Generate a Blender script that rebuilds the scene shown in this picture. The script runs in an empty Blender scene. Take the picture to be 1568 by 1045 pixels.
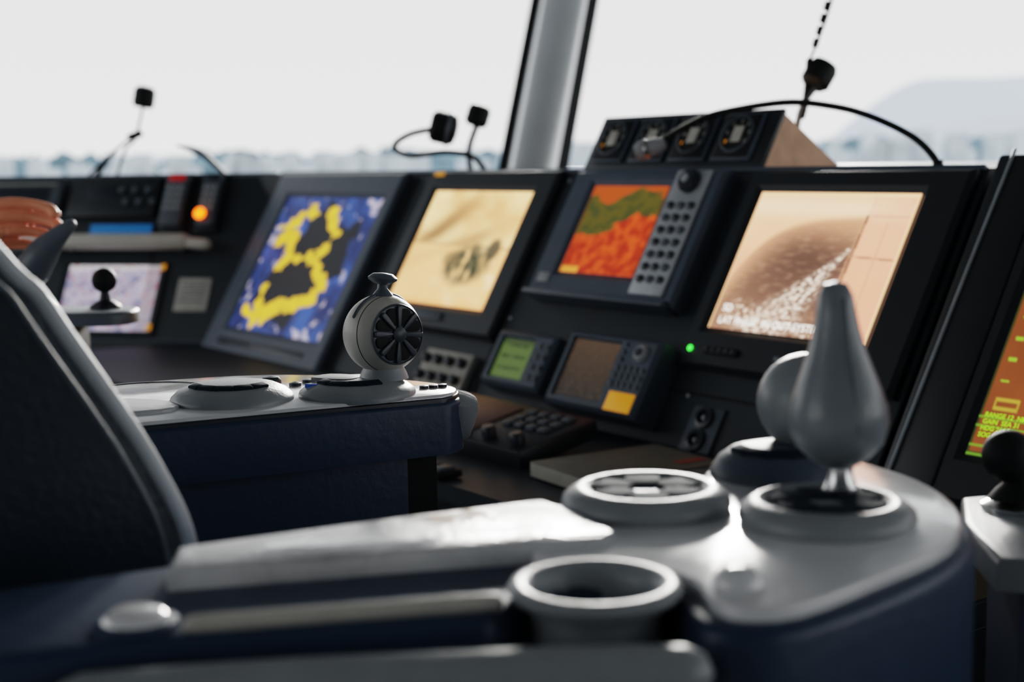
import math, bpy, bmesh
from mathutils import Vector as V, Matrix, noise
rad=math.radians
S=bpy.context.scene
COL=bpy.context.collection
# ------------------------------------------------------------------ helpers
def lin(c):
    return tuple(((x/255)/12.92 if x/255<=.04045 else ((x/255+.055)/1.055)**2.4) for x in c)
def mat(name,rgb,rough=.5,metal=0,spec=.5,var=.12,scale=30,bump=0,emit=None,es=1,coat=0,rvar=0,rscale=9):
    m=bpy.data.materials.new(name); m.use_nodes=True; nt=m.node_tree; b=nt.nodes['Principled BSDF']
    c=lin(rgb)
    tc=nt.nodes.new('ShaderNodeTexCoord'); nz=nt.nodes.new('ShaderNodeTexNoise'); nz.inputs['Scale'].default_value=scale; nz.inputs['Detail'].default_value=4
    nt.links.new(tc.outputs['Object'],nz.inputs['Vector'])
    cr=nt.nodes.new('ShaderNodeValToRGB'); cr.color_ramp.elements[0].position=.3; cr.color_ramp.elements[1].position=.7
    cr.color_ramp.elements[0].color=(*[x*(1-var) for x in c],1); cr.color_ramp.elements[1].color=(*[min(1,x*(1+var)) for x in c],1)
    nt.links.new(nz.outputs['Fac'],cr.inputs['Fac']); nt.links.new(cr.outputs['Color'],b.inputs['Base Color'])
    b.inputs['Roughness'].default_value=rough; b.inputs['Metallic'].default_value=metal
    b.inputs['Specular IOR Level'].default_value=spec; b.inputs['Coat Weight'].default_value=coat; b.inputs['Coat Roughness'].default_value=.12
    if rvar:
        n3=nt.nodes.new('ShaderNodeTexNoise'); n3.inputs['Scale'].default_value=rscale; n3.inputs['Detail'].default_value=5; n3.inputs['Distortion'].default_value=.6
        nt.links.new(tc.outputs['Object'],n3.inputs['Vector'])
        mr=nt.nodes.new('ShaderNodeMapRange'); mr.inputs[1].default_value=.35; mr.inputs[2].default_value=.65; mr.inputs[3].default_value=max(.05,rough-rvar); mr.inputs[4].default_value=min(1,rough+rvar)
        nt.links.new(n3.outputs['Fac'],mr.inputs[0]); nt.links.new(mr.outputs[0],b.inputs['Roughness'])
    if bump:
        bp=nt.nodes.new('ShaderNodeBump'); bp.inputs['Strength'].default_value=bump; bp.inputs['Distance'].default_value=.002
        n2=nt.nodes.new('ShaderNodeTexNoise'); n2.inputs['Scale'].default_value=scale*8; nt.links.new(tc.outputs['Object'],n2.inputs['Vector'])
        nt.links.new(n2.outputs['Fac'],bp.inputs['Height']); nt.links.new(bp.outputs['Normal'],b.inputs['Normal'])
    if emit:
        b.inputs['Emission Color'].default_value=(*lin(emit),1); b.inputs['Emission Strength'].default_value=es
    return m
def smooth(me,ang=35):
    me.polygons.foreach_set('use_smooth',[True]*len(me.polygons)); me.set_sharp_from_angle(angle=rad(ang))
def finish(bm,name,m,mw=None,ang=35):
    bmesh.ops.recalc_face_normals(bm,faces=bm.faces[:])
    me=bpy.data.meshes.new(name); bm.to_mesh(me); bm.free(); smooth(me,ang)
    if m: me.materials.append(m)
    o=bpy.data.objects.new(name,me); COL.objects.link(o)
    if mw is not None: o.matrix_world=mw
    return o
def group(name,parts,loc=None):
    e=bpy.data.objects.new(name,None); e.empty_display_size=.05; COL.objects.link(e)
    if loc is None: loc=parts[0].matrix_world.translation
    e.location=loc; M=Matrix.Translation(loc).inverted()
    for p in parts:
        p.parent=e; p.matrix_parent_inverse=M
    return e
T=Matrix.Translation
def box(name,size,c,m,F=Matrix(),bev=.003,seg=2):
    bm=bmesh.new(); bmesh.ops.create_cube(bm,size=1)
    for v in bm.verts: v.co=V((v.co.x*size[0],v.co.y*size[1],v.co.z*size[2]))
    if bev: bmesh.ops.bevel(bm,geom=bm.edges[:],offset=min(bev,min(size)*.45),segments=seg,affect='EDGES',profile=.5)
    return finish(bm,name,m,F@T(V(c)))
def pbox(name,s0,s1,t0,t1,o0,o1,m,F,bev=.003):
    return box(name,(abs(s1-s0),abs(t1-t0),abs(o1-o0)),((s0+s1)/2,(t0+t1)/2,(o0+o1)/2),m,F,bev)
def lathe(name,prof,m,F=Matrix(),seg=48,ang=40):
    bm=bmesh.new(); rings=[]
    for r,z in prof:
        if r<1e-5: rings.append([bm.verts.new((0,0,z))])
        else: rings.append([bm.verts.new((r*math.cos(2*math.pi*i/seg),r*math.sin(2*math.pi*i/seg),z)) for i in range(seg)])
    for a,b in zip(rings,rings[1:]):
        for i in range(seg):
            j=(i+1)%seg
            if len(a)==1 and len(b)==1: continue
            if len(a)==1: bm.faces.new((a[0],b[i],b[j]))
            elif len(b)==1: bm.faces.new((a[i],a[j],b[0]))
            else: bm.faces.new((a[i],a[j],b[j],b[i]))
    return finish(bm,name,m,F,ang)
def catmull(P,n=6,closed=False):
    P=[V(p) for p in P]; out=[]; N=len(P)
    rng=range(N if closed else N-1)
    for i in rng:
        if closed: a,b,c,d=P[(i-1)%N],P[i],P[(i+1)%N],P[(i+2)%N]
        else: a,b,c,d=P[max(i-1,0)],P[i],P[i+1],P[min(i+2,N-1)]
        for k in range(n):
            t=k/n; out.append(.5*((2*b)+(c-a)*t+(2*a-5*b+4*c-d)*t*t+(3*b-a-3*c+d)*t**3))
    if not closed: out.append(P[-1])
    return out
def sweep_into(bm,pts,radii,seg=12,n=5,sm=True):
    if sm:
        Q=catmull([(*p,) for p in pts],n); R=[]
        for i in range(len(pts)-1):
            for k in range(n): R.append(radii[i]+(radii[i+1]-radii[i])*k/n)
        R.append(radii[-1])
    else: Q=[V(p) for p in pts]; R=list(radii)
    up=None; rings=[]
    L=len(Q)
    for i in range(L):
        tg=(Q[min(i+1,L-1)]-Q[max(i-1,0)]).normalized()
        if up is None:
            up=V((0,0,1)) if abs(tg.z)<.9 else V((1,0,0))
        x=(up-tg*up.dot(tg)).normalized(); up=x; y=tg.cross(x)
        def ring(c,r): return [bm.verts.new(c+x*(math.cos(2*math.pi*k/seg)*r)+y*(math.sin(2*math.pi*k/seg)*r)) for k in range(seg)]
        if i==0:
            rings.append([bm.verts.new(Q[0]-tg*R[0])]); rings.append(ring(Q[0]-tg*R[0]*.7,R[0]*.7))
        rings.append(ring(Q[i],R[i]))
        if i==L-1:
            rings.append(ring(Q[i]+tg*R[i]*.7,R[i]*.7)); rings.append([bm.verts.new(Q[i]+tg*R[i])])
    for a,b in zip(rings,rings[1:]):
        for i in range(seg):
            j=(i+1)%seg
            if len(a)==1: bm.faces.new((a[0],b[i],b[j]))
            elif len(b)==1: bm.faces.new((a[i],a[j],b[0]))
            else: bm.faces.new((a[i],a[j],b[j],b[i]))
def tube(name,pts,r,m,F=Matrix(),seg=10,n=6,sm=True):
    bm=bmesh.new(); rr=r if isinstance(r,(list,tuple)) else [r]*len(pts)
    sweep_into(bm,pts,rr,seg,n,sm); return finish(bm,name,m,F,60)
def slab(name,outl,z0,z1,m,sm=0,bev=.003,F=Matrix(),seg=3):
    P=[V((x,y,0)) for x,y in outl]
    if sm: P=catmull(P,sm,True)
    bm=bmesh.new(); a=[bm.verts.new((p.x,p.y,z0)) for p in P]; b=[bm.verts.new((p.x,p.y,z1)) for p in P]
    N=len(P); bm.faces.new(a); top=bm.faces.new(b)
    for i in range(N): bm.faces.new((a[i],a[(i+1)%N],b[(i+1)%N],b[i]))
    bmesh.ops.recalc_face_normals(bm,faces=bm.faces[:])
    if bev: bmesh.ops.bevel(bm,geom=[e for e in top.edges],offset=bev,segments=seg,affect='EDGES',profile=.5)
    return finish(bm,name,m,F,40)
def prism(name,sec,s0,s1,m,F,bev=0):
    bm=bmesh.new(); a=[bm.verts.new((s0,y,z)) for y,z in sec]; b=[bm.verts.new((s1,y,z)) for y,z in sec]; N=len(sec)
    bm.faces.new(a); bm.faces.new(b)
    for i in range(N): bm.faces.new((a[i],a[(i+1)%N],b[(i+1)%N],b[i]))
    bmesh.ops.recalc_face_normals(bm,faces=bm.faces[:])
    if bev: bmesh.ops.bevel(bm,geom=bm.edges[:],offset=bev,segments=3,affect='EDGES')
    return finish(bm,name,m,F,40)
def frame(ph,t,O):
    r=V((math.cos(ph),-math.sin(ph),0)); u=V((math.sin(t)*math.sin(ph),math.sin(t)*math.cos(ph),math.cos(t))); n=r.cross(u)
    return Matrix(((r.x,u.x,n.x,O.x),(r.y,u.y,n.y,O.y),(r.z,u.z,n.z,O.z),(0,0,0,1)))
def hframe(ph,O):
    r=V((math.cos(ph),-math.sin(ph),0)); b=V((math.sin(ph),math.cos(ph),0))
    return Matrix(((r.x,b.x,0,O.x),(r.y,b.y,0,O.y),(0,0,1,0),(0,0,0,1)))
def align(direction,loc):
    z=V(direction).normalized(); q=V((0,0,1)).rotation_difference(z)
    return T(V(loc))@q.to_matrix().to_4x4()
def text(name,body,s,t,o,size,m,F):
    c=bpy.data.curves.new(name,'FONT'); c.body=body; c.size=size; c.offset=size*.012; c.materials.append(m)
    ob=bpy.data.objects.new(name,c); COL.objects.link(ob); ob.matrix_world=F@T(V((s,t,o))); return ob
def screen_mat(strength):
    m=bpy.data.materials.new('screen_image'); m.use_nodes=True; nt=m.node_tree; b=nt.nodes['Principled BSDF']
    a=nt.nodes.new('ShaderNodeVertexColor'); a.layer_name='Col'
    b.inputs['Base Color'].default_value=(.01,.01,.01,1); b.inputs['Roughness'].default_value=.35; b.inputs['Specular IOR Level'].default_value=.25
    nt.links.new(a.outputs['Color'],b.inputs['Emission Color']); b.inputs['Emission Strength'].default_value=strength
    return m
def screen(name,s0,s1,t0,t1,o,fn,F,strength=1.0,nx=200,ny=160):
    vs=[];cols=[];fs=[]
    for j in range(ny+1):
        for i in range(nx+1):
            u=i/nx; v=j/ny; vs.append((s0+(s1-s0)*u,t0+(t1-t0)*v,o)); c=fn(u,v); cols.extend((*lin([max(0,min(255,x)) for x in c]),1))
    for j in range(ny):
        for i in range(nx):
            a=j*(nx+1)+i; fs.append((a,a+nx+1,a+nx+2,a+1))
    me=bpy.data.meshes.new(name); me.from_pydata(vs,[],fs); ca=me.color_attributes.new('Col','FLOAT_COLOR','POINT'); ca.data.foreach_set('color',cols)
    me.materials.append(screen_mat(strength)); ob=bpy.data.objects.new(name,me); COL.objects.link(ob); ob.matrix_world=F; return ob
def nz(u,v,s,seed=0): return noise.fractal(V((u*s,v*s,seed)),1.0,2.0,4)
def mix(a,b,k):
    k=max(0,min(1,k)); return tuple(x+(y-x)*k for x,y in zip(a,b))
def ss(a,b,x):
    k=max(0,min(1,(x-a)/(b-a))); return k*k*(3-2*k)
def seg(u,v,a,b):
    dx,dy=b[0]-a[0],b[1]-a[1]; L=dx*dx+dy*dy or 1e-9; k=max(0,min(1,((u-a[0])*dx+(v-a[1])*dy)/L)); return math.hypot(u-a[0]-k*dx,v-a[1]-k*dy)

# ------------------------------------------------------------------ materials
M_black=mat('console_black',(25,38,46),.5,0,.4,.15,18,.15)
M_black2=mat('bezel_black',(21,32,39),.4,0,.5,.1,25,.1)
M_bezel=mat('bezel_grey_blue',(68,82,96),.45,0,.5,.08,20,.1)
M_deep=mat('recess_black',(10,16,20),.6,0,.3)
M_navy=mat('armrest_navy',(36,60,86),.42,0,.5,.08,12,.25)
M_white=mat('armrest_white_top',(235,236,238),.16,0,.8,.06,9,.05,coat=.6,rvar=.09,rscale=14)
M_pad=mat('armrest_pad_light',(196,198,201),.28,0,.7,.25,16,.3,rvar=.2,rscale=18)
M_grey=mat('grip_grey',(146,152,156),.36,0,.5,.06,30,.2)
M_lever=mat('lever_grey_satin',(130,138,144),.30,0,.5,.08,26,.2)
M_grey2=mat('knob_grey_dark',(92,102,111),.4,0,.5,.05,30,.1)
M_greyw=mat('ball_grey_warm',(196,193,184),.42,0,.5,.04,30,.15)
M_slot=mat('slot_dark',(26,38,50),.35,0,.5)
M_slotm=mat('slot_dark_matte',(26,42,56),.75,0,.1)
M_chrome=mat('chrome',(200,200,200),.15,1,.5,.03)
M_alu=mat('pillar_aluminium',(212,214,215),.26,.6,.5,.04,6)
M_rubber=mat('rubber_black',(14,20,23),.6,0,.3)
M_leather=mat('chair_leather',(23,41,54),.42,0,.5,.15,20,.4)
M_pipe=mat('piping_lit_rim',(180,187,192),.36,0,.5)  # piping, its pale colour also painting in the backrest's lit rim
M_wall=mat('wall_grey',(130,134,136),.7)
M_floor=mat('floor_vinyl',(50,58,64),.6)
M_ceil=mat('ceiling_white',(170,172,172),.8)
M_tan=mat('box_side_tan',(240,190,155),.6)
M_key=mat('key_grey',(74,85,95),.5)
M_keyl=mat('key_light',(150,156,160),.5)
M_strip=mat('keypad_silver',(166,174,180),.4,.2)
M_paper=mat('paper',(176,176,168),.7)
M_orange=mat('label_orange_glow',(252,168,30),.5,0,.5,.05,40,0,(240,160,30),.35)  # orange print with a faint glow added to its colour
M_skin=mat('skin',(238,150,114),.5,0,.4,.1,40,.2)
M_sleeve=mat('sleeve_dark',(30,36,48),.8)
M_ledg=mat('led_green',(40,255,60),.4,emit=(60,255,60),es=4)
M_ledo=mat('led_orange',(255,120,20),.4,emit=(255,100,15),es=5)
M_ledr=mat('led_red',(150,20,20),.4,emit=(180,30,25),es=.35)
M_lcd=mat('lcd_blue',(30,90,140),.3,emit=(30,100,160),es=.5)
M_white_txt=mat('text_white',(230,230,220),.5,emit=(245,240,230),es=2.4)
M_green_txt=mat('text_green',(150,230,30),.5,emit=(150,235,40),es=1.3)

# ------------------------------------------------------------------ camera
p=rad(7.13); ro=rad(.9)
fw=V((0,math.cos(p),-math.sin(p))); R0=V((1,0,0)); U0=R0.cross(fw)
Rr=R0*math.cos(ro)-U0*math.sin(ro); Uu=U0*math.cos(ro)+R0*math.sin(ro)
cd=bpy.data.cameras.new('camera'); cd.lens=50; cd.sensor_width=36; cd.clip_start=.02; cd.clip_end=20000
cam=bpy.data.objects.new('camera',cd); COL.objects.link(cam)
B=-fw
cam.matrix_world=Matrix(((Rr.x,Uu.x,B.x,0),(Rr.y,Uu.y,B.y,0),(Rr.z,Uu.z,B.z,1.215),(0,0,0,1)))
cd.dof.use_dof=True; cd.dof.focus_distance=1.55; cd.dof.aperture_fstop=3.9
S.camera=cam

# ------------------------------------------------------------------ frames
O=V((.46,2.612,1.149)); PH=rad(54); FM=frame(PH,rad(30),O)
HM=hframe(PH,V((O.x,O.y,0)))
OL=V((-.684,4.229,1.192)); PL=rad(14); FL=frame(PL,rad(30),OL); HL=hframe(PL,V((OL.x,OL.y,0)))
TOPZ=1.196

# ------------------------------------------------------------------ consoles
parts=[]
def bz(t): return (t*.5,1.149+t*.866)
sec=[bz(.054),(.36,TOPZ),(.36,.0),(-.10,.0),(-.14,.60),bz(-.52)]
parts.append(prism('desk_body',sec,-2.15,.465,M_black,HM,.002))
parts.append(prism('desk_shelf',[(-.72,.69),(-.72,.72),(-.20,.72),(-.20,.69)],-2.0,.9,M_black,HM,.004))
parts.append(prism('desk_base',[(-.62,0),(-.66,.69),(-.1,.69),(-.1,0)],-1.9,.9,M_black2,HM,.004))
parts.append(pbox('panel_seam',-1.2,-1.19,.04,-.5,0,.003,M_deep,FM,0))
parts.append(pbox('panel_seam',-.60,-.592,.04,-.5,0,.003,M_deep,FM,0))
parts.append(pbox('panel_seam',-.60,.46,-.392,-.397,0,.003,M_deep,FM,0))
parts.append(pbox('top_trim',-1.95,.46,.049,.058,-.02,.006,M_bezel,FM,.002))
for s,t in [(-.58,.03),(.44,.03),(-.58,-.3),(-1.18,-.40),(.02,-.40),(.44,-.40)]:
    parts.append(lathe('screw',[(.004,0),(.004,.002),(0,.003)],M_strip,FM@T(V((s,t,0))),12))
sec2=[bz(.054),(.36,TOPZ),(.36,0),(-.10,0),(-.14,.60),bz(-.56)]
parts.append(prism('desk_body_end',[(sec2[0][0]-.03,sec2[0][1])]+sec2[1:5]+[(sec2[5][0]-.035,sec2[5][1])],.505,1.5,M_black,HM,.002))
group('bridge_console',parts,V((O.x,O.y,0)))
parts=[]
parts.append(prism('desk_body',[(0,1.192),(.4,1.192),(.4,0),(-.2,0),(-.36,.55),(-.36,.57)],-2.2,.12,M_black,HL,.002))
parts.append(prism('desk_ledge',[(-.62,.60),(-.62,.635),(-.28,.635),(-.28,.60)],-2.2,-.15,M_black2,HL,.004))
parts.append(prism('front_top_trim',[(-.004,1.188),(-.004,1.199),(.03,1.199),(.03,1.188)],-2.2,-.01,M_bezel,HL,.001))
parts.append(pbox('panel_seam',-.35,-.345,-.01,-.53,0,.003,M_deep,FL,0))
parts.append(pbox('panel_seam',-.66,-.10,-.535,-.54,0,.003,M_bezel,FL,0))
group('chart_console',parts,V((-1.2,4.4,0)))
slab('window_sill',[(-3.6,4.95),(-.75,4.25),(-.55,4.0),(.82,2.30),(1.45,1.5),(3.4,1.5),(3.4,5.3),(-3.6,5.3)],1.13,1.19,M_black,0,.002)

# ------------------------------------------------------------------ screen images
ys=[((.33,.09),(.36,.12),.05),((.56,.10),(.60,.17),.055),((.6,.17),(.68,.25),.04),((.24,.16),(.16,.22),.045),((.10,.22),(.24,.20),.03),((.12,.33),(.26,.28),.05),
((.25,.3),(.3,.43),.055),((.3,.43),(.26,.52),.05),((.63,.38),(.60,.46),.045),((.60,.46),(.66,.52),.04),((.66,.52),(.79,.62),.045),((.79,.62),(.74,.72),.05),
((.74,.72),(.6,.78),.055),((.6,.78),(.45,.79),.05),((.45,.79),(.28,.86),.055),((.19,.68),(.22,.82),.03),((.22,.82),(.25,.94),.05),((.45,.84),(.33,.93),.035),((.42,.46),(.52,.44),.03),((.08,.86),(.2,.9),.03)]
def f_chart(u,v):
    c=mix((24,36,84),(48,78,150),.5+nz(u,v,6,1)*1.0)
    n=nz(u,v,11,5); edge=ss(.80,1,u)*ss(.35,0,v)*.5+ss(.85,1,v)*ss(.4,1,u)*.5+ss(.08,0,u)*.2
    if n>.42-edge: c=mix(c,(205,190,200),min(.85,(n-.42+edge)*4))
    d=math.hypot((u-.47-.12*math.sin(v*5))/.44,(v-.52)/.56)+nz(u,v,5,9)*.25
    c=mix((14,15,20),c,ss(.74,.80,d))
    w=nz(u,v,14,3)*.035
    for a,b,r in ys:
        q=seg(u,v,a,b)+w
        if q<r*.95: c=mix((244,200,44),(196,154,34),ss(0,r,q)*.5)
    return c
def f_cam2(u,v):
    n=nz(u,v,3,2); n7=nz(u,v,7,4)
    c=mix((255,208,142),(224,164,104),.35+n*1.1)
    d=(v-.05)-(.55-u)*.95
    c=mix(c,(128,90,54),.9*math.exp(-(d/.12)**2)*ss(.66,.2,u)*ss(.55,.4,v))
    d=(v-.42)-(.62-u)*.40
    c=mix(c,(160,116,74),.75*math.exp(-(d/.07)**2)*ss(.95,.6,u))
    if v>.47: c=mix(c,(244,180,116),.75)
    if v>.47: c=mix(c,(255,216,166),.6*max(0,n7*2)*ss(.1,.9,u))
    c=mix(c,(166,120,78),.7*ss(.016,.0,abs(v-.47-.02*u)))
    st=nz(u*2.2,v*.9,7,14)
    q=math.hypot((u-.66+.15*(v-.64))/.26,(v-.64)/.21)
    k=ss(1.05,.5,q)*(.8+.9*st); c=mix(c,(48,52,36),k)
    q=math.hypot((u-.86)/.08,(v-.5)/.12); c=mix(c,(60,56,40),ss(1,.5,q)*.85)
    q=math.hypot((u-.48)/.12,(v-.60)/.09); c=mix(c,(104,84,54),ss(1,.4,q)*.7)
    c=mix(c,(232,136,74),ss(.92,1,v)*.4)
    return c
def f_cam3(u,v):
    n=nz(u,v,5,7)*.1; n2=nz(u,v,9,3)
    c=mix((218,80,32),(164,44,22),.5+n2*1.2)
    top=.12+.08*math.sin(u*7)+n; bot=.53+.08*math.sin(u*4+1.5)+n*1.2-.12*u
    if v<bot: c=mix(c,(84,76,30),ss(bot,bot-.03,v))
    if v<bot and n2>.12: c=mix(c,(52,62,34),.6)
    if v<top: c=mix(c,(176,74,30),ss(top,top-.03,v))
    if v>.93 and u<.25: c=(240,150,60)
    if v>.6 and abs(math.sin(v*40+u*3))<.12: c=mix(c,(130,34,20),.5)
    if u<.03 or u>.97: c=mix(c,(120,60,30),.4)
    return c
def f_cam4(u,v):
    c=mix((250,186,140),(238,152,116),ss(0,.9,v)*.9+nz(u,v,2,2)*.25)
    c=mix(c,(255,216,172),.7*ss(.12,.0,abs(v-.10-u*.02)))
    vb=.17+.50*math.exp(-u*6.5)-.03*u
    k=ss(vb-.012,vb+.05,v)*ss(.735,.70,u+.06*v-.03)
    h=mix((200,140,104),(98,70,58),ss(0,.34,(v-vb))*(.7+.3*math.sin(u*3)))
    h=mix(h,(72,52,44),.6*math.exp(-((u-.42)/.22)**2-((v-.45)/.18)**2))
    h=mix(h,(156,112,88),ss(.68,1,v)*.5)
    rp=nz(u*1.2,v*3.2,11,6); h=mix(h,(186,140,110),max(0,rp)*.5)
    c=mix(c,h,k)
    ax,ay,bx,by=.70,.40,.30,1.02; d=seg(u,v,(ax,ay),(bx,by)); wn=nz(u*2.6+v*1.2,v*3.0,15,11)
    wd=.015+.15*ss(.38,1,v)
    if u<.76: c=mix(c,(250,228,208),max(0,.46+wn*1.4)*ss(wd*1.3,wd*.35,d))
    d2=seg(u,v,(.14,.86),(.62,1.0)); c=mix(c,(236,208,186),max(0,wn*1.6+.1)*ss(.12,.03,d2))
    if u>.735: c=mix(c,(238,158,126),.45+nz(u,v,3,4)*.5)
    if abs(u-.745+.03*v)<.0065 and .15<v<.66: c=(104,68,54)
    if u>.74 and abs(v-.40-.05*u)<.005: c=(150,98,78)
    if u>.76 and abs(v-.16)<.004: c=(214,150,124)
    if abs(u-.87)<.003 and v>.2: c=(192,130,104)
    if v<.03 or u<.010 or u>.988: c=(255,198,146)
    return c
def f_map(u,v):
    c=mix((214,205,222),(190,184,212),.5+nz(u,v,5,1))
    n=nz(u,v,8,6)
    if n>.22: c=(150,150,190)
    if v<.07: c=(235,230,235)
    if u>.86: c=mix(c,(170,160,170),.7)
    if nz(u,v,22,9)>.42: c=(190,90,80)
    if abs(seg(u,v,(.1,.9),(.8,.2)))<.008: c=(90,90,120)
    return c
def f_radar(u,v):
    c=mix((128,68,38),(142,76,42),nz(u,v,5,7)+.5); d=math.hypot((u-.60)/.54,(v-.44)/.62)
    if d<1: c=mix((96,40,30),(74,32,26),nz(u,v,4,2)+.5)
    if abs(d-1)<.006 and int(math.atan2(v-.44,u-.6)*60)%2: c=(225,200,150)
    if abs(u-.04)<.014 and abs((v*13)%1-.5)<.07 and .0<v<.80: c=(150,200,60)
    if u<.006 or v>.985: c=(60,60,30)
    if v>.845 and u<.26 and abs(((v-.845)*30)%1-.5)<.05: c=(110,170,50)
    if .79<v<.835 and .03<u<.11 and not(.80<v<.825 and .036<u<.104): c=(190,160,60)
    if u<.12 and v<.20 and int(v*60)%2 and int(u*150)%3: c=(150,215,50)
    return c
def f_green(u,v):
    c=(92,112,60)
    if int(v*10)%3==1 and .1<u<.85 and nz(u*3,v,8,2)>-.1: c=(58,72,40)
    if v<.12: c=(70,85,50)
    return c
def f_dim(u,v):
    c=mix((96,76,60),(58,52,48),v)
    if nz(u,v*2,12,3)>.3: c=mix(c,(120,95,70),.5)
    return c

# ------------------------------------------------------------------ monitors
def monitor(name,bz_,sc,o,fn,bm=M_black2,frame_=FM,strength=1.0,inner=.012,extra=None,recess=.006):
    s0,s1,t0,t1=bz_; a0,a1,b0,b1=sc; P=[]
    bmh=bmesh.new()
    def r4(x0,x1,y0,y1,z): return [bmh.verts.new(q) for q in ((x0,y1,z),(x1,y1,z),(x1,y0,z),(x0,y0,z))]
    ch=min(.008,o*.5)
    r0=r4(s0,s1,t0,t1,-.005); r1=r4(s0,s1,t0,t1,o-ch); r2=r4(s0+ch,s1-ch,t0-ch,t1+ch,o)
    r3=r4(a0-inner,a1+inner,b0+inner,b1-inner,o); r5=r4(a0-.002,a1+.002,b0+.002,b1-.002,o-recess-.001)
    for a,b in ((r0,r1),(r1,r2),(r2,r3),(r3,r5)):
        for i in range(4): bmh.faces.new((a[i],a[(i+1)%4],b[(i+1)%4],b[i]))
    bmh.faces.new(r5)
    P.append(finish(bmh,'bezel',bm,frame_,20))
    P.append(screen('screen',a0,a1,b0,b1,o-recess,fn,frame_,strength))
    if extra: P+=extra
    return group(name,P,frame_@V(((s0+s1)/2,(t0+t1)/2,0)))
ex=[pbox('control_strip',-1.80,-1.30,-.475,-.495,.028,.031,M_slot,FM,.001)]
for i in range(6): ex.append(pbox('button',-1.78+i*.03,-1.765+i*.03,-.48,-.49,.03,.034,M_key,FM,.001))
monitor('chart_display',(-1.89,-1.215,.040,-.535),(-1.785,-1.272,-.035,-.440),.03,f_chart,M_bezel,strength=1.3,extra=ex)
ex=[pbox('front_controls',-.98,-.80,-.315,-.335,.02,.024,M_key,FM,.001)]
ex+=[pbox('label',-1.09,-1.05,.042,.032,.019,.0215,M_orange,FM,0)]
monitor('camera_monitor',(-1.12,-.60,.050,-.360),(-1.06,-.672,-.005,-.297),.02,f_cam2,M_black2,strength=1.9,extra=ex)
ex=[pbox('key_strip',-.195,-.10,.030,-.235,.039,.046,M_strip,FM,.004)]
for i in range(9):
    for j in range(3):
        if i>1: ex.append(lathe('key',[(.0095,0),(.0095,.004),(.007,.006),(0,.006)],M_slot if (i+j)%3 else M_key,FM@T(V((-.175+j*.028,.004-i*.026,.045)))@Matrix.Diagonal((1.05,.85,1,1)),16))
ex.append(lathe('dial',[(.024,0),(.024,.012),(.019,.017),(0,.018)],M_slot,FM@T(V((-.145,.002,.045))),28))
ex.append(lathe('dial_cap',[(.009,0),(.009,.003),(0,.004)],M_strip,FM@T(V((-.145,.002,.063))),20))
ex.append(pbox('badge',-.49,-.455,-.205,-.225,.039,.042,M_keyl,FM,.001))
ex.append(pbox('side_handle',-.515,-.085,-.244,-.256,.0,.05,M_bezel,FM,.004))
monitor('sonar_display',(-.515,-.07,.035,-.25),(-.44,-.213,0,-.197),.04,f_cam3,M_bezel,strength=1.25,extra=ex)
ex=[lathe('power_led',[(.005,0),(.005,.001),(0,.002)],M_ledg,FM@T(V((.0,-.318,.021))),16),
    pbox('control_pod',.035,.12,-.31,-.325,.018,.026,M_deep,FM,.006)]
for i in range(5): ex.append(lathe('control_button',[(.004,0),(.003,.003),(0,.003)],M_key,FM@T(V((.045+i*.016,-.3175,.026))),12))
ex.append(text('timecode','LAT PHASE  IN OUT SYSTEM',.035,-.262,.0165,.019,M_white_txt,FM))
ex.append(text('timecode','SD',.035,-.238,.0165,.019,M_white_txt,FM))
ex.append(text('maker_label','Monitor',.20,-.322,.0205,.014,M_keyl,FM))
monitor('camera_monitor',(-.028,.455,.046,-.352),(.015,.368,0,-.272),.02,f_cam4,M_black2,strength=1.9,extra=ex)
ex=[]
ex.append(tube('edge_trim',[(.535,.06,.045),(.528,-.2,.045),(.522,-.52,.045)],.0028,M_strip,FM,8))
ex.append(pbox('side_frame',.508,.60,.055,-.56,.0,.043,M_black2,FM,.006))
ex.append(text('readout','RANGE 12  NM\nGAIN  SEA 31\nHDG 214.5\nSOG 0.0 KT',.642,-.366,.041,.0100,M_green_txt,FM))
monitor('radar_display',(.598,1.25,.055,-.50),(.632,1.15,.005,-.425),.045,f_radar,M_black2,strength=1.15,extra=ex)

# ------------------------------------------------------------------ small gps units
def knobrow(F,pts,r=.004,h=.004,m=M_keyl): return [lathe('key',[(r,0),(r,h*.7),(r*.7,h),(0,h)],m,F@T(V(q)),14) for q in pts]
ex=[]
for i in range(4):
    ex.append(pbox('key',-.368,-.352,-.365-i*.022,-.378-i*.022,.058,.063,M_key,FM,.002)); ex.append(pbox('key',-.346,-.332,-.365-i*.022,-.378-i*.022,.058,.063,M_key,FM,.002))
ex.append(pbox('mount',-.47,-.36,-.37,-.44,0,.03,M_deep,FM,.002))
monitor('gps_receiver',(-.515,-.322,-.345,-.464),(-.490,-.385,-.362,-.445),.06,f_green,M_bezel,strength=.8,extra=ex,inner=.004)
ex=[lathe('jog_dial',[(.018,0),(.018,.005),(.014,.01),(0,.011)],M_keyl,FM@T(V((-.070,-.356,.058))),28),
    lathe('jog_dial_cap',[(.008,0),(.008,.002),(0,.002)],M_slot,FM@T(V((-.070,-.356,.069))),20),
    pbox('label',-.112,-.042,-.434,-.471,.059,.062,M_orange,FM,.001)]
ex+=knobrow(FM,[(-.118+i*.017,-.388-j*.016,.06) for i in range(5) for j in range(3)],.006,.003,M_key)
ex+=knobrow(FM,[(-.118,-.342-j*.015,.06) for j in range(3)],.005,.003,M_key)
ex.append(pbox('mount',-.2,-.06,-.37,-.45,0,.03,M_deep,FM,.002))
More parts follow.
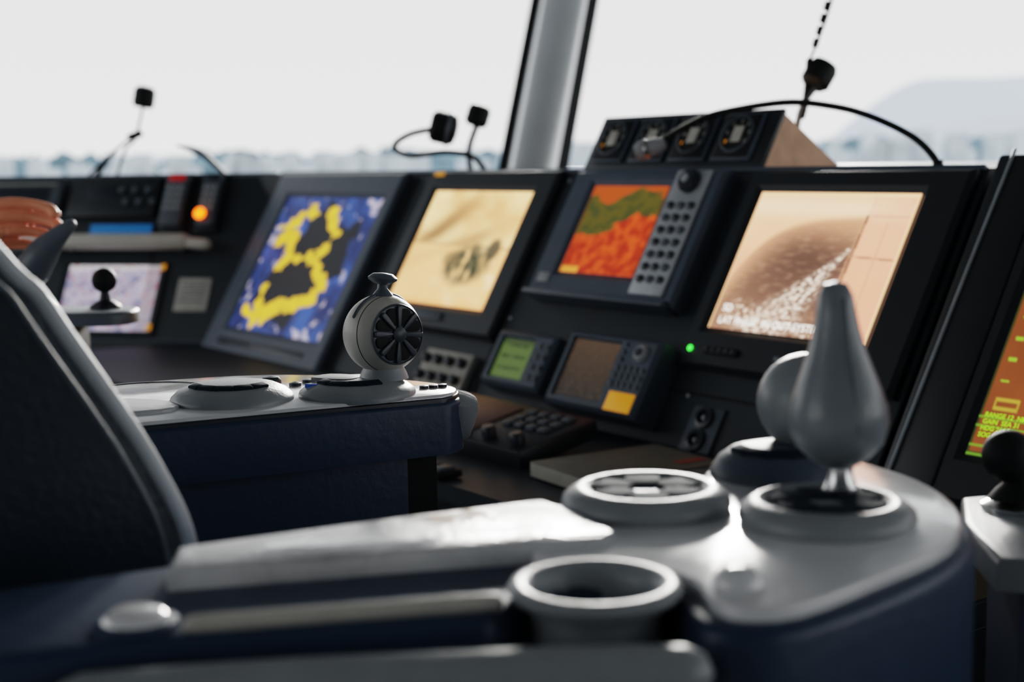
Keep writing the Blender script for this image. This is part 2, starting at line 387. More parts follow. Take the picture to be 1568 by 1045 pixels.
monitor('navigation_receiver',(-.292,-.030,-.326,-.478),(-.270,-.136,-.342,-.457),.06,f_dim,M_bezel,strength=.6,extra=ex,inner=.004)
P=[pbox('plate',.05,.125,-.415,-.50,0,.006,M_key,FM,.002)]
for j in range(2):
    P.append(lathe('socket',[(.02,0),(.02,.008),(.012,.01),(.011,.002),(0,.002)],M_slot,FM@T(V((.087,-.437-j*.042,.005))),24))
    P.append(lathe('socket_pin',[(.004,0),(.004,.006),(0,.007)],M_keyl,FM@T(V((.087,-.437-j*.042,.006))),12))
group('socket_panel',P)
P=[pbox('plate',-.80,-.62,-.40,-.49,0,.02,M_paper,FM,.003)]
for i in range(4):
    for j in range(2): P.append(lathe('knob',[(.011,0),(.011,.014),(.008,.016),(0,.016)],M_slot,FM@T(V((-.78+i*.045,-.425-j*.04,.02))),18))
group('switch_panel',P)
DK=T(V((-.03,2.47,.722)))@Matrix.Rotation(-PH,4,'Z')@Matrix.Rotation(rad(12),4,'X')
P=[box('housing',(.38,.17,.035),(0,0,.03),M_black2,DK,.006),box('inlay',(.17,.12,.004),(-.07,.0,.049),mat('inlay_brown',(112,86,78),.5),DK,.002)]
for i in range(5): P.append(lathe('knob',[(.013,0),(.013,.02),(.010,.024),(0,.024)],M_slot,DK@T(V((-.16+i*.08,-.062,.045))),20))
for i in range(4):
    for j in range(3): P.append(box('key',(.022,.018,.008),(.055+i*.033,.0+j*.026,.05),M_key,DK,.002))
group('control_keyboard',P)
BK=T(V((.178,2.19,.722)))@Matrix.Rotation(rad(31),4,'Z')
P=[box('pages',(.235,.175,.020),(0,0,.012),M_paper,BK,.001),box('cover',(.245,.185,.003),(0,0,.0235),mat('book_cover',(98,100,94),.6),BK,.001),box('back_cover',(.245,.185,.003),(0,0,.0015),mat('book_back',(60,62,60),.6),BK,.001),
   box('spine',(.003,.185,.024),(-.121,0,.0125),mat('book_spine',(150,148,138),.6),BK,.001),box('title_patch',(.05,.02,.001),(.085,-.05,.0255),mat('red_patch',(150,60,50),.6),BK,0)]
group('log_book',P)
DR=T(V((-.16,2.28,.722)))@Matrix.Rotation(-PH,4,'Z')
P=[box('strip',(.2,.05,.012),(0,0,.006),M_deep,DR,.003)]
for i in range(5): P.append(box('key',(.026,.03,.006),(-.08+i*.04,0,.014),M_key,DR,.002))
group('button_strip',P)

# ------------------------------------------------------------------ left chart console equipment
P=[pbox('case',-.655,-.365,-.010,-.145,0,.02,M_black2,FL,.004),pbox('display',-.60,-.50,-.04,-.085,.02,.022,M_slot,FL,.001)]
for i in range(6): P.append(lathe('knob',[(.010,0),(.010,.012),(.007,.014),(0,.014)],M_key,FL@T(V((-.48+i*.022,-.06-.04*(i%2),.02))),16))
group('vhf_radio',P)
P=[pbox('case',-1.25,-.685,-.030,-.125,0,.03,M_key,FL,.004),pbox('display',-1.22,-.72,-.05,-.105,.03,.032,M_slot,FL,.001),pbox('edge',-1.23,-.70,-.038,-.043,.03,.034,M_paper,FL,.001)]
group('radio_receiver',P)
P=[pbox('case',-.575,-.355,-.16,-.225,0,.012,M_slot,FL,.002),pbox('lcd',-.563,-.362,-.170,-.218,.012,.014,M_lcd,FL,.001)]
group('echo_sounder',P)
def handset(s0,s1,lede):
    P=[pbox('cradle',s0-.006,s1+.006,-.0,-.195,0,.02,M_black,FL,.006),pbox('body',s0,s1,-.01,-.185,.02,.04,M_key,FL,.01)]
    w=s1-s0
    for j in range(4):
        for i in range(3): P.append(pbox('key',s0+w*(.14+.26*i),s0+w*(.32+.26*i),-.055-j*.022,-.068-j*.022,.039,.043,M_keyl,FL,.001))
    P.append(pbox('earpiece',s0+w*.15,s1-w*.15,-.018,-.038,.039,.043,lede,FL,.001)); group('phone_handset',P)
handset(-.335,-.262,M_ledr)
handset(-.215,-.155,M_slot)
group('indicator_lamp',[lathe('lens',[(.017,0),(.017,.006),(.010,.014),(0,.017)],M_ledo,FL@T(V((-.198,-.152,.045))),24),lathe('collar',[(.020,0),(.020,.004),(.017,.005)],M_key,FL@T(V((-.198,-.152,.042))),24)])
P=[tube('bar',[(-.80,-.245,.05),(-.23,-.245,.05)],.024,M_greyw,FL,16,2),tube('bar_end',[(-.23,-.247,.05),(-.155,-.255,.05)],.016,M_greyw,FL,16,2)]
P+=[pbox('bracket',-.62,-.60,-.235,-.26,0,.04,M_key,FL,.002),pbox('bracket',-.26,-.24,-.235,-.26,0,.04,M_key,FL,.002)]
group('handle_bar',P)
ex=[pbox('tag',-.305,-.29,-.300,-.318,.01,.0125,M_orange,FL,0),pbox('tag',-.31,-.295,-.49,-.51,.01,.0125,M_orange,FL,0)]
monitor('chart_plotter',(-.63,-.285,-.292,-.525),(-.60,-.305,-.303,-.512),.012,f_map,M_black2,FL,strength=.85,extra=ex,recess=.002)
group('notice_sticker',[pbox('card',-.243,-.140,-.340,-.445,0,.004,M_paper,FL,.001)]+[pbox('print_line',-.232,-.152,-.358-i*.018,-.362-i*.018,.004,.005,M_key,FL,0) for i in range(4)])
KB=HL@T(V((-.32,-.42,.636)))
group('desk_keyboard',[box('tray',(.30,.14,.018),(0,0,.009),M_key,KB,.005)]+[box('key_row',(.27,.018,.006),(0,-.045+i*.03,.020),M_bezel,KB,.002) for i in range(4)])

# ------------------------------------------------------------------ gauge box on console top
P=[]
sec=[bz(.056),bz(.178),(.25,1.197)]
P.append(prism('case',sec,-.54,-.03,M_tan,HM,.002))
P.append(pbox('front_panel',-.545,-.025,.056,.182,-.004,.006,M_black2,FM,.002))
for i in range(4):
    c=-.475+i*.122
    P.append(pbox('gauge_frame',c-.052,c+.052,.068,.172,.005,.014,M_bezel,FM,.004))
    P.append(pbox('gauge_plate',c-.046,c+.046,.074,.166,.013,.0155,M_deep,FM,.001))
    P.append(lathe('gauge_ring',[(.040,0),(.040,.004),(.036,.005),(.035,.001)],M_key,FM@T(V((c,.122,.015))),32))
    P.append(pbox('gauge_hub_plate',c-.013,c+.013,.106,.140,.0155,.018,M_greyw,FM,.003))
    for a in range(-3,4):
        an=rad(90+a*40); P.append(box('tick',(.003,.007,.001),(c+.029*math.cos(an),.122+.029*math.sin(an),.0162),M_orange if a>2 else M_paper,FM,0))
    P.append(tube('needle',[(c,.122,.019),(c+.022*math.cos(1+i),.122+.022*math.sin(1+i),.019)],.0010,M_paper,FM,6,1))
group('gauge_cluster',P)

# ------------------------------------------------------------------ microphones and goosenecks
def mic_head(c,d,r,L):
    return lathe('capsule',[(0,-L),(r*.75,-L),(r,-L*.7),(r,L*.5),(r*.85,L*.85),(r*.4,L),(0,L)],M_rubber,align(d,c),14,25)
pts=[(.285,2.79,1.243),(.31,2.78,1.262),(.345,2.75,1.283),(.397,2.72,1.303),(.506,2.65,1.318),(.58,2.6,1.309),(.638,2.55,1.289),(.70,2.5,1.252),(.728,2.46,1.215),(.733,2.45,1.192)]
P=[tube('gooseneck',pts,.0062,M_rubber),lathe('capsule',[(0,-.032),(.015,-.03),(.019,-.018),(.017,.012),(.011,.03),(.0,.032)],M_keyl,align((.9,-.2,.28),(.275,2.79,1.240)),20),
   lathe('capsule_ring',[(.0195,-.004),(.0205,0),(.0195,.004)],M_chrome,align((.9,-.2,.28),(.268,2.79,1.238)),20),
   lathe('foot',[(.02,0),(.02,.005),(.009,.012),(.008,.02)],M_rubber,T(V((.733,2.45,1.190))),20)]
group('gooseneck_microphone',P)
P=[mic_head((.626,2.9,1.383),(.5,.2,.8),.030,.028),tube('stem',[(.62,2.9,1.36),(.587,2.9,1.305),(.578,2.92,1.19)],.006,M_grey2),tube('bracket',[(.606,2.9,1.41),(.60,2.9,1.34),(.592,2.9,1.30)],.007,M_rubber),
   tube('cord',[(.606,2.9,1.41),(.63,2.9,1.47),(.652,2.9,1.54),(.72,2.9,1.8),(.75,2.9,2.40)],.0025,M_rubber)]
for i in range(9): P.append(lathe('cord_sleeve',[(0,-.011),(.0065,-.008),(.0065,.008),(0,.011)],M_rubber,align((.3,0,1),(.618+.0073*i,2.9,1.445+.024*i)),8))
group('hanging_microphone',P)
P=[mic_head((-.162,3.6,1.305),(1,0,-.25),.040,.034),tube('gooseneck',[(-.195,3.6,1.302),(-.25,3.6,1.290),(-.288,3.6,1.262),(-.25,3.6,1.238),(-.16,3.6,1.245),(-.09,3.6,1.232),(-.057,3.6,1.19)],.007,M_rubber),lathe('capsule_ring',[(.041,-.005),(.043,0),(.041,.005)],M_grey2,align((1,0,-.25),(-.15,3.6,1.302)),14)]
group('gooseneck_microphone',P)
P=[mic_head((-.079,3.75,1.34),(.3,.1,.9),.030,.028),tube('stem',[(-.085,3.75,1.31),(-.105,3.75,1.25),(-.10,3.75,1.19)],.008,M_grey2)]
group('stem_microphone',P)
P=[mic_head((-1.135,4.5,1.438),(.2,0,1),.034,.034),tube('stem',[(-1.14,4.5,1.41),(-1.17,4.5,1.31),(-1.2,4.5,1.28),(-1.235,4.5,1.19)],.0045,M_grey2),tube('cable',[(-1.17,4.5,1.32),(-1.24,4.5,1.27),(-1.33,4.5,1.19)],.004,M_rubber),tube('clamp',[(-1.185,4.5,1.315),(-1.155,4.5,1.325)],.012,M_rubber)]
group('stem_microphone',P)
P=[tube('arm',[(-1.035,4.46,1.287),(-.96,4.46,1.262),(-.88,4.46,1.19)],[.002,.012,.006],M_grey2),tube('blade',[(-1.33,4.6,1.19),(-1.29,4.6,1.245),(-1.26,4.6,1.27)],[.01,.008,.002],M_rubber)]
group('wiper_blade',P)  # leaf-like wiper blade and arm, not a lamp

# ------------------------------------------------------------------ pilot chair with two armrests
def dome(name,r,h,F,m=M_grey,mi=M_slot,n=5,a0=200,a1=340,rr=.62):
    P=[lathe(name,[(r*1.02,-.002),(r*1.02,.002),(r,.005),(r*.9,h*.55),(r*.72,h*.82),(r*.45,h*.97),(0,h)],m,F,56,60)]
    for i in range(n):
        a=rad(a0+(a1-a0)*i/(n-1)); rr2=r*rr
        FF=F@Matrix.Rotation(a,4,'Z')@T(V((rr2,0,h*.885)))@Matrix.Rotation(rad(15),4,'Y')
        P.append(box('slot',(.011,.021,.005),(0,0,0),mi,FF,.0018,3))
    return P
ZA=.97; P=[]
plA=[(-.62,1.235),(-.42,1.335),(-.26,1.413),(-.10,1.492),(-.072,1.507),(-.062,1.53),(-.066,1.562),(-.10,1.60),(-.17,1.645),(-.27,1.672),(-.36,1.66),(-.50,1.60),(-.72,1.50)]
def off(pl,d):
    c=V((sum(x for x,y in pl)/len(pl),sum(y for x,y in pl)/len(pl))); o=[]
    for x,y in pl:
        v=V((x,y))-c; o.append(tuple(c+v*(1+d/v.length)))
    return o
P.append(slab('body_rim',off(plA,.006),.905,.963,M_navy,3,.006))
P.append(slab('body_rim_groove',off(plA,.002),.955,.967,M_slot,3,.002))
P.append(slab('top_plate',plA,.963,ZA,M_white,3,.003))
P.append(slab('lower_body',[(-.60,1.27),(-.115,1.51),(-.13,1.60),(-.3,1.64),(-.65,1.5)],.35,.905,M_navy,0,.003))
P.append(slab('lower_core',[(-.2,1.49),(-.085,1.535),(-.10,1.58),(-.3,1.63)],.35,.905,M_deep,0,.003))
ring=[(.078,0),(.078,.0015),(.0755,.0015),(.0755,0)]
P.append(lathe('flush_ring',ring,M_slot,T(V((-.405,1.55,ZA-.0005))),64))
P.append(slab('cover_plate',[(-.52,1.33),(-.40,1.395),(-.345,1.425),(-.36,1.47),(-.44,1.49),(-.6,1.42)],ZA,ZA+.004,M_pad,3,.002))
P+=dome('pod',.064,.020,T(V((-.298,1.492,ZA))),M_grey,M_slotm,5,215,325)
P.append(lathe('push_button',[(.012,0),(.012,.004),(.009,.008),(0,.010)],M_slot,T(V((-.275,1.60,ZA))),24))
P.append(lathe('push_button',[(.007,0),(.007,.003),(0,.005)],M_slot,T(V((-.245,1.585,ZA))),20))
P.append(lathe('push_button',[(.006,0),(.006,.003),(0,.004)],M_slot,T(V((-.235,1.61,ZA))),20))
for i in range(3): P.append(lathe('push_button',[(.005,0),(.005,.003),(0,.004)],M_slot,T(V((-.098+.010*i,1.55+.004*i,ZA))),20))
P+=dome('pod',.062,.018,T(V((-.168,1.52,ZA))),M_grey,M_slotm,4,215,300)
P.append(slab('pod_window',[(-.218,1.522),(-.178,1.502),(-.165,1.53),(-.20,1.548)],ZA+.010,ZA+.0185,M_slot,3,.001))
P.append(slab('pod_glint',[(-.222,1.502),(-.205,1.495),(-.203,1.499),(-.218,1.506)],ZA+.010,ZA+.0145,mat('blue_glint',(40,80,150),.3,emit=(40,90,180),es=.12),0,.0005))  # blue glint built as a thin sliver with a faint glow
bc=V((-.140,1.53,1.034)); rb=.0430; ax=V((.63,-.775,.05)).normalized()
FB=align(ax,bc)
def arc(r,a0,a1,n): return [(r*math.sin(rad(a0+(a1-a0)*i/n)),r*math.cos(rad(a0+(a1-a0)*i/n))) for i in range(n+1)]
P.append(lathe('ball_neck',[(.027,0),(.025,.006),(.021,.014),(.021,.026)],M_grey,T(V((bc.x,bc.y,ZA+.015))),40))
P.append(lathe('ball_back_shell',arc(rb,180,74,22),M_greyw,FB,64,60))
P.append(lathe('ball_seam',[(rb*.96,rb*.27),(rb*.94,rb*.285),(rb*.955,rb*.30)],M_slot,FB,64))
P.append(lathe('ball_front_shell',arc(rb,72.5,50,10)+[(rb*.72,rb*.64),(rb*.71,rb*.58)],M_greyw,FB,64,60))
P.append(lathe('wheel_dish',[(rb*.765,rb*.56),(rb*.765,rb*.67),(rb*.74,rb*.70),(rb*.71,rb*.66),(rb*.2,rb*.70),(0,rb*.70)],M_grey2,FB,56))
wm=mat('wheel_spoke',(66,76,85),.38)
for i in range(8):
    a=2*math.pi*i/8+.2
    FF=FB@Matrix.Rotation(a,4,'Z')
    P.append(slab('wheel_slot',[(rb*.22,0),(rb*.42,-rb*.095),(rb*.62,-rb*.135),(rb*.685,0),(rb*.62,rb*.135),(rb*.42,rb*.095)],rb*.69,rb*.712,M_deep,4,.0003,FF))
    FF=FB@Matrix.Rotation(a+math.pi/8,4,'Z')
    P.append(slab('wheel_rib',[(rb*.12,-rb*.03),(rb*.64,-rb*.075),(rb*.71,0),(rb*.64,rb*.075),(rb*.12,rb*.03)],rb*.69,rb*.765,wm,3,.001,FF))
P.append(lathe('wheel_hub',[(rb*.2,rb*.69),(rb*.19,rb*.78),(rb*.1,rb*.82),(0,rb*.83)],wm,FB,32))
tg=[]
side=ax.cross(V((0,0,1))).normalized()
for i in range(9):
    a=rad(-60+i*15); tg.append(bc+(V((0,0,1))*math.cos(a)+side*math.sin(a))*(rb*1.0)+ax*.002)
P.append(tube('ball_ridge',[tuple(q) for q in tg],.0022,M_grey2,Matrix(),8,3))
P.append(lathe('knob_stem',[(.012,0),(.009,.004),(.0055,.008),(.005,.014),(.007,.016)],M_grey2,T(V((bc.x+.001,bc.y,bc.z+rb*.95))),28))
P.append(lathe('knob_cap',[(0,-.001),(.009,.0),(.0155,.004),(.016,.0065),(.011,.0105),(0,.012)],M_grey2,T(V((bc.x+.001,bc.y,bc.z+rb*.95+.0135)))@Matrix.Rotation(rad(6),4,'Y'),36,60))
P.append(lathe('end_knob',[(0,-.035),(.014,-.034),(.0195,-.028),(.0215,-.01),(.0215,.006),(.0185,.014),(0,.016)],M_grey,align((.25,-.35,1),(-.060,1.54,.948)),32,60))
fwd=V((.894,.447,0)); lat=V((-.447,.894,0))
CH=Matrix(((fwd.x,lat.x,0,-.235),(fwd.y,lat.y,0,1.0),(0,0,1,0),(0,0,0,1)))
def cprism(name,sec,w0,w1,m,bev):
    bm=bmesh.new(); a=[bm.verts.new((x,w0,z)) for x,z in sec]; b=[bm.verts.new((x,w1,z)) for x,z in sec]; N=len(sec)
    bm.faces.new(a); bm.faces.new(b)
    for i in range(N): bm.faces.new((a[i],a[(i+1)%N],b[(i+1)%N],b[i]))
    bmesh.ops.recalc_face_normals(bm,faces=bm.faces[:])
    es=[e for e in bm.edges if abs(e.verts[0].co.y-e.verts[1].co.y)<1e-6]
    bmesh.ops.bevel(bm,geom=es,offset=bev,segments=5,affect='EDGES')
    return finish(bm,name,m,CH,50)
front=[(.006,.80),(.008,.90),(.003,.953),(-.013,.995),(-.0344,1.037),(-.0667,1.091),(-.091,1.133),(-.1146,1.160),(-.17,1.25),(-.21,1.36),(-.235,1.48),(-.25,1.58)]
front=[(q.x,q.y) for q in catmull([(x,z,0) for x,z in front],4)]
thick=lambda z:.16-.05*max(0,(z-1.0)/.6)
sec=front+[(x-thick(z),z) for x,z in reversed(front)]
P.append(cprism('backrest',sec,0,.44,M_leather,.022))
P.append(tube('piping_near',[(x-.004,.002,z) for x,z in front[::3]],.0060,M_pipe,CH,12,3))
P.append(tube('piping_near_inner',[(x-.022,-.0003,z) for x,z in front[::3]],.0022,M_grey2,CH,8,3))
P.append(tube('piping_far',[(x-.004,.438,z) for x,z in front[::3]],.0060,M_pipe,CH,10,3))
P.append(box('seat_cushion',(.46,.40,.12),(.20,.24,.66),M_leather,CH,.04,5))
P.append(box('seat_pan',(.44,.50,.05),(.18,.24,.58),M_navy,CH,.01))
P.append(lathe('pedestal',[(.22,0),(.22,.03),(.09,.06),(.07,.1),(.07,.56)],M_black,CH@T(V((.15,.24,0))),40))
bodyB=[(-.62,.50),(-.42,.655),(-.2,.742),(-.04,.768),(-.012,.776),(.0,.802),(.03,.836),(.073,.836),(.093,.80),(.098,.764),(.118,.744),(.16,.753),(.225,.808),(.285,.878),(.316,.955),(.322,1.04),(.305,1.12),(.285,1.16),(.225,1.18),(.165,1.165),(.135,1.105),(.02,1.015),(-.208,.90),(-.45,.78),(-.75,.63)]
P.append(slab('near_body',bodyB,.86,.962,M_navy,3,.008))
P.append(slab('near_body_lower',off(bodyB,-.035),.35,.86,M_navy,3,.004))
P.append(slab('near_top_plate',[(-.0,.905),(.03,.852),(.075,.848),(.104,.812),(.110,.776),(.125,.758),(.158,.764),(.218,.820),(.277,.884),(.308,.958),(.313,1.04),(.297,1.105),(.272,1.148),(.225,1.166),(.176,1.152),(.148,1.09),(.03,1.003),(.0,.96)],.962,.970,M_white,3,.003))
P.append(slab('near_arm_pad',[(-.21,.832),(-.05,.868),(.058,.888),(.066,.905),(.045,.955),(.02,.998),(-.09,.948),(-.215,.884)],.962,.976,M_pad,0,.004))
P.append(tube('near_edge_trim',[(-.178,.757,.966),(-.10,.772,.966),(-.012,.788,.966)],.0055,M_greyw,Matrix(),10,4))
P.append(tube('near_bumper',[(-.228,.713,.939),(-.12,.722,.942),(.02,.731,.943),(.090,.731,.943)],.0155,M_grey,Matrix(),16,4))
P.append(lathe('cup_holder',[(.037,-.07),(.037,-.012),(.040,-.004),(.049,.001),(.0515,.005),(.049,.009),(.044,.010),(.038,.007),(.035,0),(.033,-.05),(0,-.05)],M_grey,T(V((.046,.806,.963))),64,50))
P.append(lathe('side_button',[(.019,0),(.019,.005),(.014,.009),(0,.010)],M_white,T(V((-.212,.768,.962))),32,60))
P.append(lathe('side_button_ring',[(.023,0),(.023,.003),(.0185,.004)],M_navy,T(V((-.212,.768,.962))),32,60))
P.append(lathe('near_dome_button',[(.015,0),(.015,.004),(.010,.009),(0,.011)],M_white,T(V((.129,.803,.970))),32,60))
def pod_big(c,r,h,m):
    F=T(V(c)); Q=[lathe('near_pod',[(r,0),(r*1.02,.004),(r,.009),(r*.92,h*.8),(r*.82,h),(r*.74,h*.97),(r*.70,h*.80),(0,h*.75)],m,F,56,60)]
    for i in range(6):
        a=rad(30+60*i); Q.append(box('near_pod_slot',(r*.46,r*.44,.004),(0,0,0),M_slotm,F@Matrix.Rotation(a,4,'Z')@T(V((r*.43,0,h*.80))),.0018,3))
    return Q
P+=pod_big((.094,.992,.970),.0595,.016,M_grey)
P+=pod_big((.212,.944,.970),.0590,.016,M_grey)
P+=dome('near_pod_rear',.053,.024,T(V((.208,1.095,.970))),M_bezel,M_slotm,5,200,320)
P.append(lathe('near_ball_knob',[(0,-.039)]+[(.039*math.sin(rad(a)),-.039*math.cos(rad(a))) for a in range(15,180,12)]+[(0,.039)],M_grey,T(V((.232,1.11,1.024))),40,60))
P.append(lathe('near_ball_stem',[(.014,0),(.010,.02),(.012,.03)],M_grey2,T(V((.232,1.11,.972))),24))
LV=T(V((.229,.978,.974)))@Matrix.Rotation(rad(-2.0),4,'Y')
P.append(lathe('lever_collar',[(.020,.004),(.018,.009),(.0125,.012),(.0095,.02),(.0095,.032)],M_chrome,LV,32))
P.append(lathe('lever_grip',[(.0,.026),(.010,.0265),(.021,.033),(.0305,.043),(.0345,.056),(.0340,.068),(.0300,.081),(.0245,.096),(.0195,.110),(.0160,.124),(.0138,.136),(.0120,.147),(.0080,.155),(.0,.157)],M_lever,LV,56,60))
P.append(box('lever_thumb_switch',(.010,.014,.022),(-.0165,-.004,.128),M_lever,LV@Matrix.Rotation(rad(6),4,'Y'),.004,3))
P.append(tube('lever_seam',[(.006,-.034,.056),(.005,-.0305,.078),(.004,-.0205,.11),(.003,-.0125,.146)],.0006,M_grey2,LV,6,3))
group('pilot_chair',P,V((-.0,1.2,0)))

# ------------------------------------------------------------------ right neighbour joystick panel
P=[slab('panel',[(.355,1.02),(.365,1.13),(.39,1.215),(.50,1.245),(.8,1.25),(.8,.99),(.5,.97)],.895,.920,M_grey,0,.006),
   slab('panel_body',[(.38,1.04),(.41,1.2),(.8,1.23),(.8,1.0)],.0,.895,M_navy,0,.004),
   lathe('base_ring',[(.036,0),(.036,.004),(.030,.007),(.020,.009),(.014,.012)],M_chrome,T(V((.430,1.17,.920))),32),
   lathe('boot',[(.026,0),(.020,.008),(.009,.018),(.006,.03)],M_rubber,T(V((.426,1.175,.926))),32),
   lathe('ball_grip',[(0,-.022)]+[(.022*math.sin(rad(a)),-.022*math.cos(rad(a))) for a in range(15,180,12)]+[(0,.022)],M_rubber,T(V((.418,1.18,.963))),32,60)]
group('joystick_panel',P)

# ------------------------------------------------------------------ left neighbour lever station
P=[slab('arm_plate',[(-.785,2.30),(-.66,2.30),(-.625,2.34),(-.635,2.40),(-.70,2.43),(-.98,2.44),(-.99,2.30)],.962,.984,M_grey2,3,.006),
   slab('arm_body',[(-.98,2.33),(-.72,2.33),(-.72,2.41),(-.98,2.41)],.0,.958,M_deep,0,.004),
   lathe('ball_collar',[(.026,0),(.026,.004),(.018,.010),(.010,.014),(.0065,.03)],M_slot,T(V((-.682,2.38,.984))),28),
   lathe('ball_grip',[(0,-.021)]+[(.021*math.sin(rad(a)),-.021*math.cos(rad(a))) for a in range(15,180,12)]+[(0,.021)],M_rubber,T(V((-.682,2.38,1.031))),32,60),
   lathe('lever_base',[(.05,0),(.05,.006),(.035,.02),(.015,.03)],M_grey,T(V((-.815,2.38,.984))),36),
   tube('lever_shaft',[(-.815,2.38,.99),(-.800,2.37,1.03)],.012,M_chrome,Matrix(),14,2),
   tube('lever_grip',[(-.802,2.345,1.035),(-.788,2.34,1.052),(-.768,2.335,1.080),(-.742,2.33,1.106),(-.717,2.33,1.127)],[.020,.029,.026,.017,.009],M_grey2,Matrix(),24,5)]
for i in range(9):
    P.append(lathe('chain_bead',[(0,-.004),(.0035,-.002),(.0035,.002),(0,.004)],M_chrome,T(V((-.79+.001*i,2.27,1.02-.011*i))),8))
group('control_lever_station',P)
bm=bmesh.new()
sweep_into(bm,[(-1.32,2.52,1.04),(-1.14,2.47,1.080),(-1.00,2.43,1.108),(-.95,2.415,1.112)],[.044,.039,.029,.028],16,5)
for dz,r in ((.026,.018),(.009,.020),(-.008,.020),(-.025,.018)):
    sweep_into(bm,[(-.955,2.412,1.112+dz*.5),(-.915,2.400,1.117+dz),(-.878,2.392,1.121+dz*1.15)],[r,r+.001,r-.005],12,4)
fing=[(.035,1.0,.0096),(.0125,1.08,.0100),(-.010,1.0,.0094),(-.032,.84,.0082)]
for dz,L,r in fing:
    z=1.121+dz; x0=-.836
    k=[(-.885,2.394,z),(x0,2.386,z+.005),(x0+.040*L,2.382,z+.003),(x0+.074*L,2.368,z-.005),(x0+.088*L,2.346,z-.013)]
    sweep_into(bm,k,[r*1.2,r*1.16,r*.98,r*.98,r*.82],12,5)
sweep_into(bm,[(-.940,2.390,1.095),(-.900,2.360,1.094),(-.866,2.325,1.103),(-.836,2.306,1.113),(-.818,2.300,1.117)],[.019,.017,.0135,.012,.0095],12,5)
hand=finish(bm,'hand',M_skin,None,180)
rm=hand.modifiers.new('fuse','REMESH'); rm.mode='VOXEL'; rm.voxel_size=.0020; rm.use_smooth_shade=True
sm=hand.modifiers.new('soft','SMOOTH'); sm.factor=.5; sm.iterations=3
nails=[]
M_nail=mat('nail',(238,180,160),.3)
for dz,L,r in fing:
    nails.append(box('fingernail',(.004,.009,.009),(-.836+.088*L+.0065,2.348,1.121+dz-.012),M_nail,Matrix(),.0015))
slv=lathe('sleeve_cuff',[(.046,.0),(.050,.004),(.050,.05),(.055,.30),(.05,.31)],M_sleeve,align((-1,.25,-.22),(-1.12,2.465,1.084)),32)
group('operator_hand',[hand,slv]+nails)

# ------------------------------------------------------------------ room shell
def wbox(name,x0,x1,y0,y1,z0,z1,m,bev=.0): return box(name,(x1-x0,y1-y0,z1-z0),((x0+x1)/2,(y0+y1)/2,(z0+z1)/2),m,Matrix(),bev)
wbox('floor',-3.6,3.6,-2.2,5.3,-.1,0,M_floor)
wbox('ceiling',-3.7,3.7,-2.3,5.95,2.45,2.55,M_ceil)
wbox('wall_front',-3.6,3.6,5.3,5.36,0,1.17,M_wall)
wbox('wall_front_header',-3.6,3.6,5.62,5.75,2.28,2.45,M_wall)
wbox('wall_back',-3.6,3.6,-2.26,-2.2,0,2.45,M_wall)
for sx,nm in ((-1,'left'),(1,'right')):
    x0,x1=sorted((sx*3.6,sx*3.66))
    wbox('wall_'+nm,x0,x1,-2.2,5.3,0,1.0,M_wall); wbox('wall_'+nm+'_header',x0,x1,-2.2,5.75,2.25,2.45,M_wall)
    for y in (-2.15,-.3,1.55,3.4,5.25): wbox('trim_1',x0,x1,y-.06,y+.06,1.0,2.25,M_alu)
def pillar(name,xb,xt,w=.255):
    b=V((xb,5.22,1.10)); t=V((xt,5.70,2.25)); z=(t-b).normalized(); y=(V((0,1,0))-z*z.y).normalized(); x=y.cross(z); L=(t-b).length
    F=Matrix(((x.x,y.x,z.x,b.x),(x.y,y.y,z.y,b.y),(x.z,y.z,z.z,b.z),(0,0,0,1)))
    h=w/2; sec=[(-h*.74,.03)]+[(h*.74*math.sin(rad(a)),-.085*math.cos(rad(a))) for a in range(-80,81,10)]+[(h*.74,.03)]
    P=[slab('mullion',sec,0,L,M_alu,0,0,F),slab('gasket',[(-h,-.005),(-h*.72,-.02),(-h*.72,.04),(-h,.04)],0,L,M_rubber,0,0,F),slab('gasket',[(h*.60,-.045),(h,-.01),(h,.04),(h*.60,.04)],0,L,M_rubber,0,0,F)]
    return group(name,P)
pillar('window_pillar',.068,.068+.242)
pillar('window_pillar',-2.75,-2.55); pillar('window_pillar',2.75,2.95)

# ------------------------------------------------------------------ outside
def ridge(name,y,x0,x1,fn,base,m,n=220):
    vs=[];fs=[]
    for i in range(n+1):
        x=x0+(x1-x0)*i/n; h=fn(x)
        vs+= [(x,y-y*.04,base),(x,y,base+(h-base)*.7),(x,y+y*.03,h)]
    for i in range(n):
        a=i*3; fs+=[(a,a+3,a+4,a+1),(a+1,a+4,a+5,a+2)]
    me=bpy.data.meshes.new(name); me.from_pydata(vs,[],fs); me.materials.append(m); smooth(me,60)
    o=bpy.data.objects.new(name,me); COL.objects.link(o); return o
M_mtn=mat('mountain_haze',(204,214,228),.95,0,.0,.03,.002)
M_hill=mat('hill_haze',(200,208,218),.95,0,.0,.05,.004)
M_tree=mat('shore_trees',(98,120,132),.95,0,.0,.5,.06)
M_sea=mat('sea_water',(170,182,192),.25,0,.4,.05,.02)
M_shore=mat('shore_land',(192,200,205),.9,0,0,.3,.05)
wbox('sea',-9000,9000,8,12000,-16,-15,M_sea)
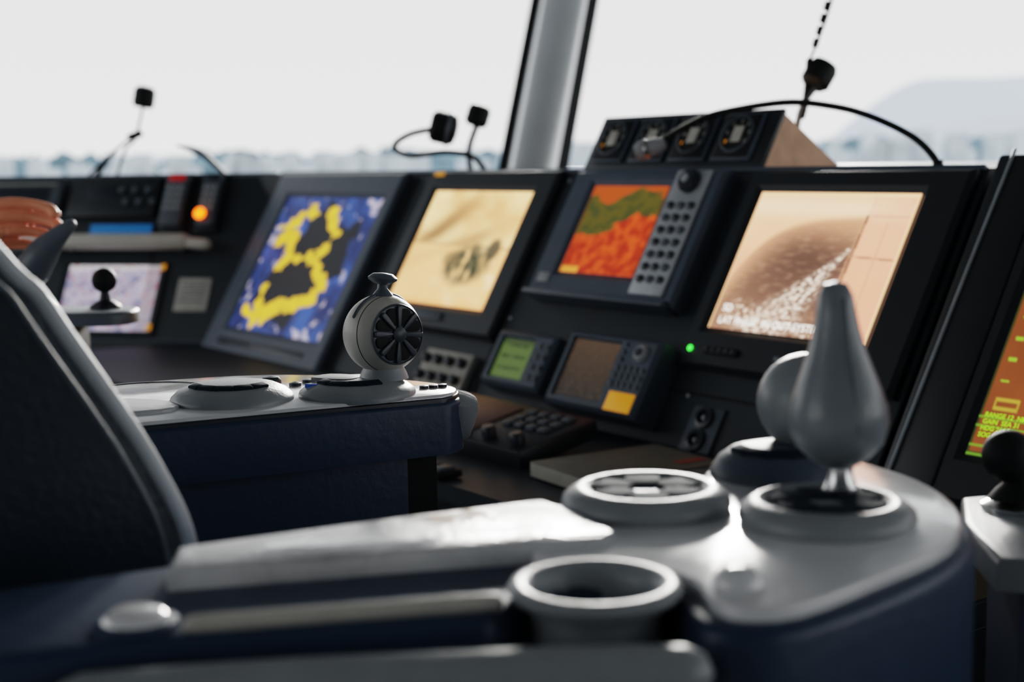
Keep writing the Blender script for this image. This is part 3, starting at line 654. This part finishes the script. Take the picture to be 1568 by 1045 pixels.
ridge('mountain_ridge',4000,600,3600,lambda x: 1.2+265*ss(780,1200,x)*(.84+.16*ss(1350,2100,x))+noise.noise(V((x/260,1,0)))*10-60*ss(2000,3600,x),-14.9,M_mtn)
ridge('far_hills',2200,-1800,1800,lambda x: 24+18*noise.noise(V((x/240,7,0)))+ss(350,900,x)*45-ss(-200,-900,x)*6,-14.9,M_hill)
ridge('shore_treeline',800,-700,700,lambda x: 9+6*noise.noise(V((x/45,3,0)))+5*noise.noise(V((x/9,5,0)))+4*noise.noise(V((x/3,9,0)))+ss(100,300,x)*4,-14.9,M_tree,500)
bm=bmesh.new()
import random; random.seed(4)
for i in range(150):
    x=random.uniform(-330,330); w=random.uniform(3,12); h=random.uniform(6,20 if x>0 else 14); y=random.uniform(680,760)
    M=T(V((x,y,-14.9+h/2+5)))@Matrix.Diagonal((w,6,h+10,1)); bmesh.ops.create_cube(bm,size=1,matrix=M)
finish(bm,'waterfront_buildings',M_shore)

# ------------------------------------------------------------------ light
w=bpy.data.worlds.new('overcast_sky'); S.world=w; w.use_nodes=True; nt=w.node_tree; bg=nt.nodes['Background']
tc=nt.nodes.new('ShaderNodeTexCoord'); sx=nt.nodes.new('ShaderNodeSeparateXYZ'); cr=nt.nodes.new('ShaderNodeValToRGB')
nt.links.new(tc.outputs['Generated'],sx.inputs[0]); nt.links.new(sx.outputs['Z'],cr.inputs['Fac'])
cr.color_ramp.elements[0].position=0; cr.color_ramp.elements[0].color=(1,.995,.985,1); cr.color_ramp.elements[1].position=.25; cr.color_ramp.elements[1].color=(.78,.80,.82,1)
nt.links.new(cr.outputs['Color'],bg.inputs['Color']); bg.inputs['Strength'].default_value=2.0
sl=bpy.data.lights.new('overcast_glow','SUN'); sl.energy=9.0; sl.angle=rad(14); sl.color=(1,.975,.93); so=bpy.data.objects.new('overcast_glow',sl); COL.objects.link(so)  # added back light for the armrest tops, in place of low overcast glow
so.matrix_world=align((.12,1,.235),(0,0,10))
S.view_settings.view_transform='Filmic'; S.view_settings.look='Medium High Contrast'; S.view_settings.exposure=0
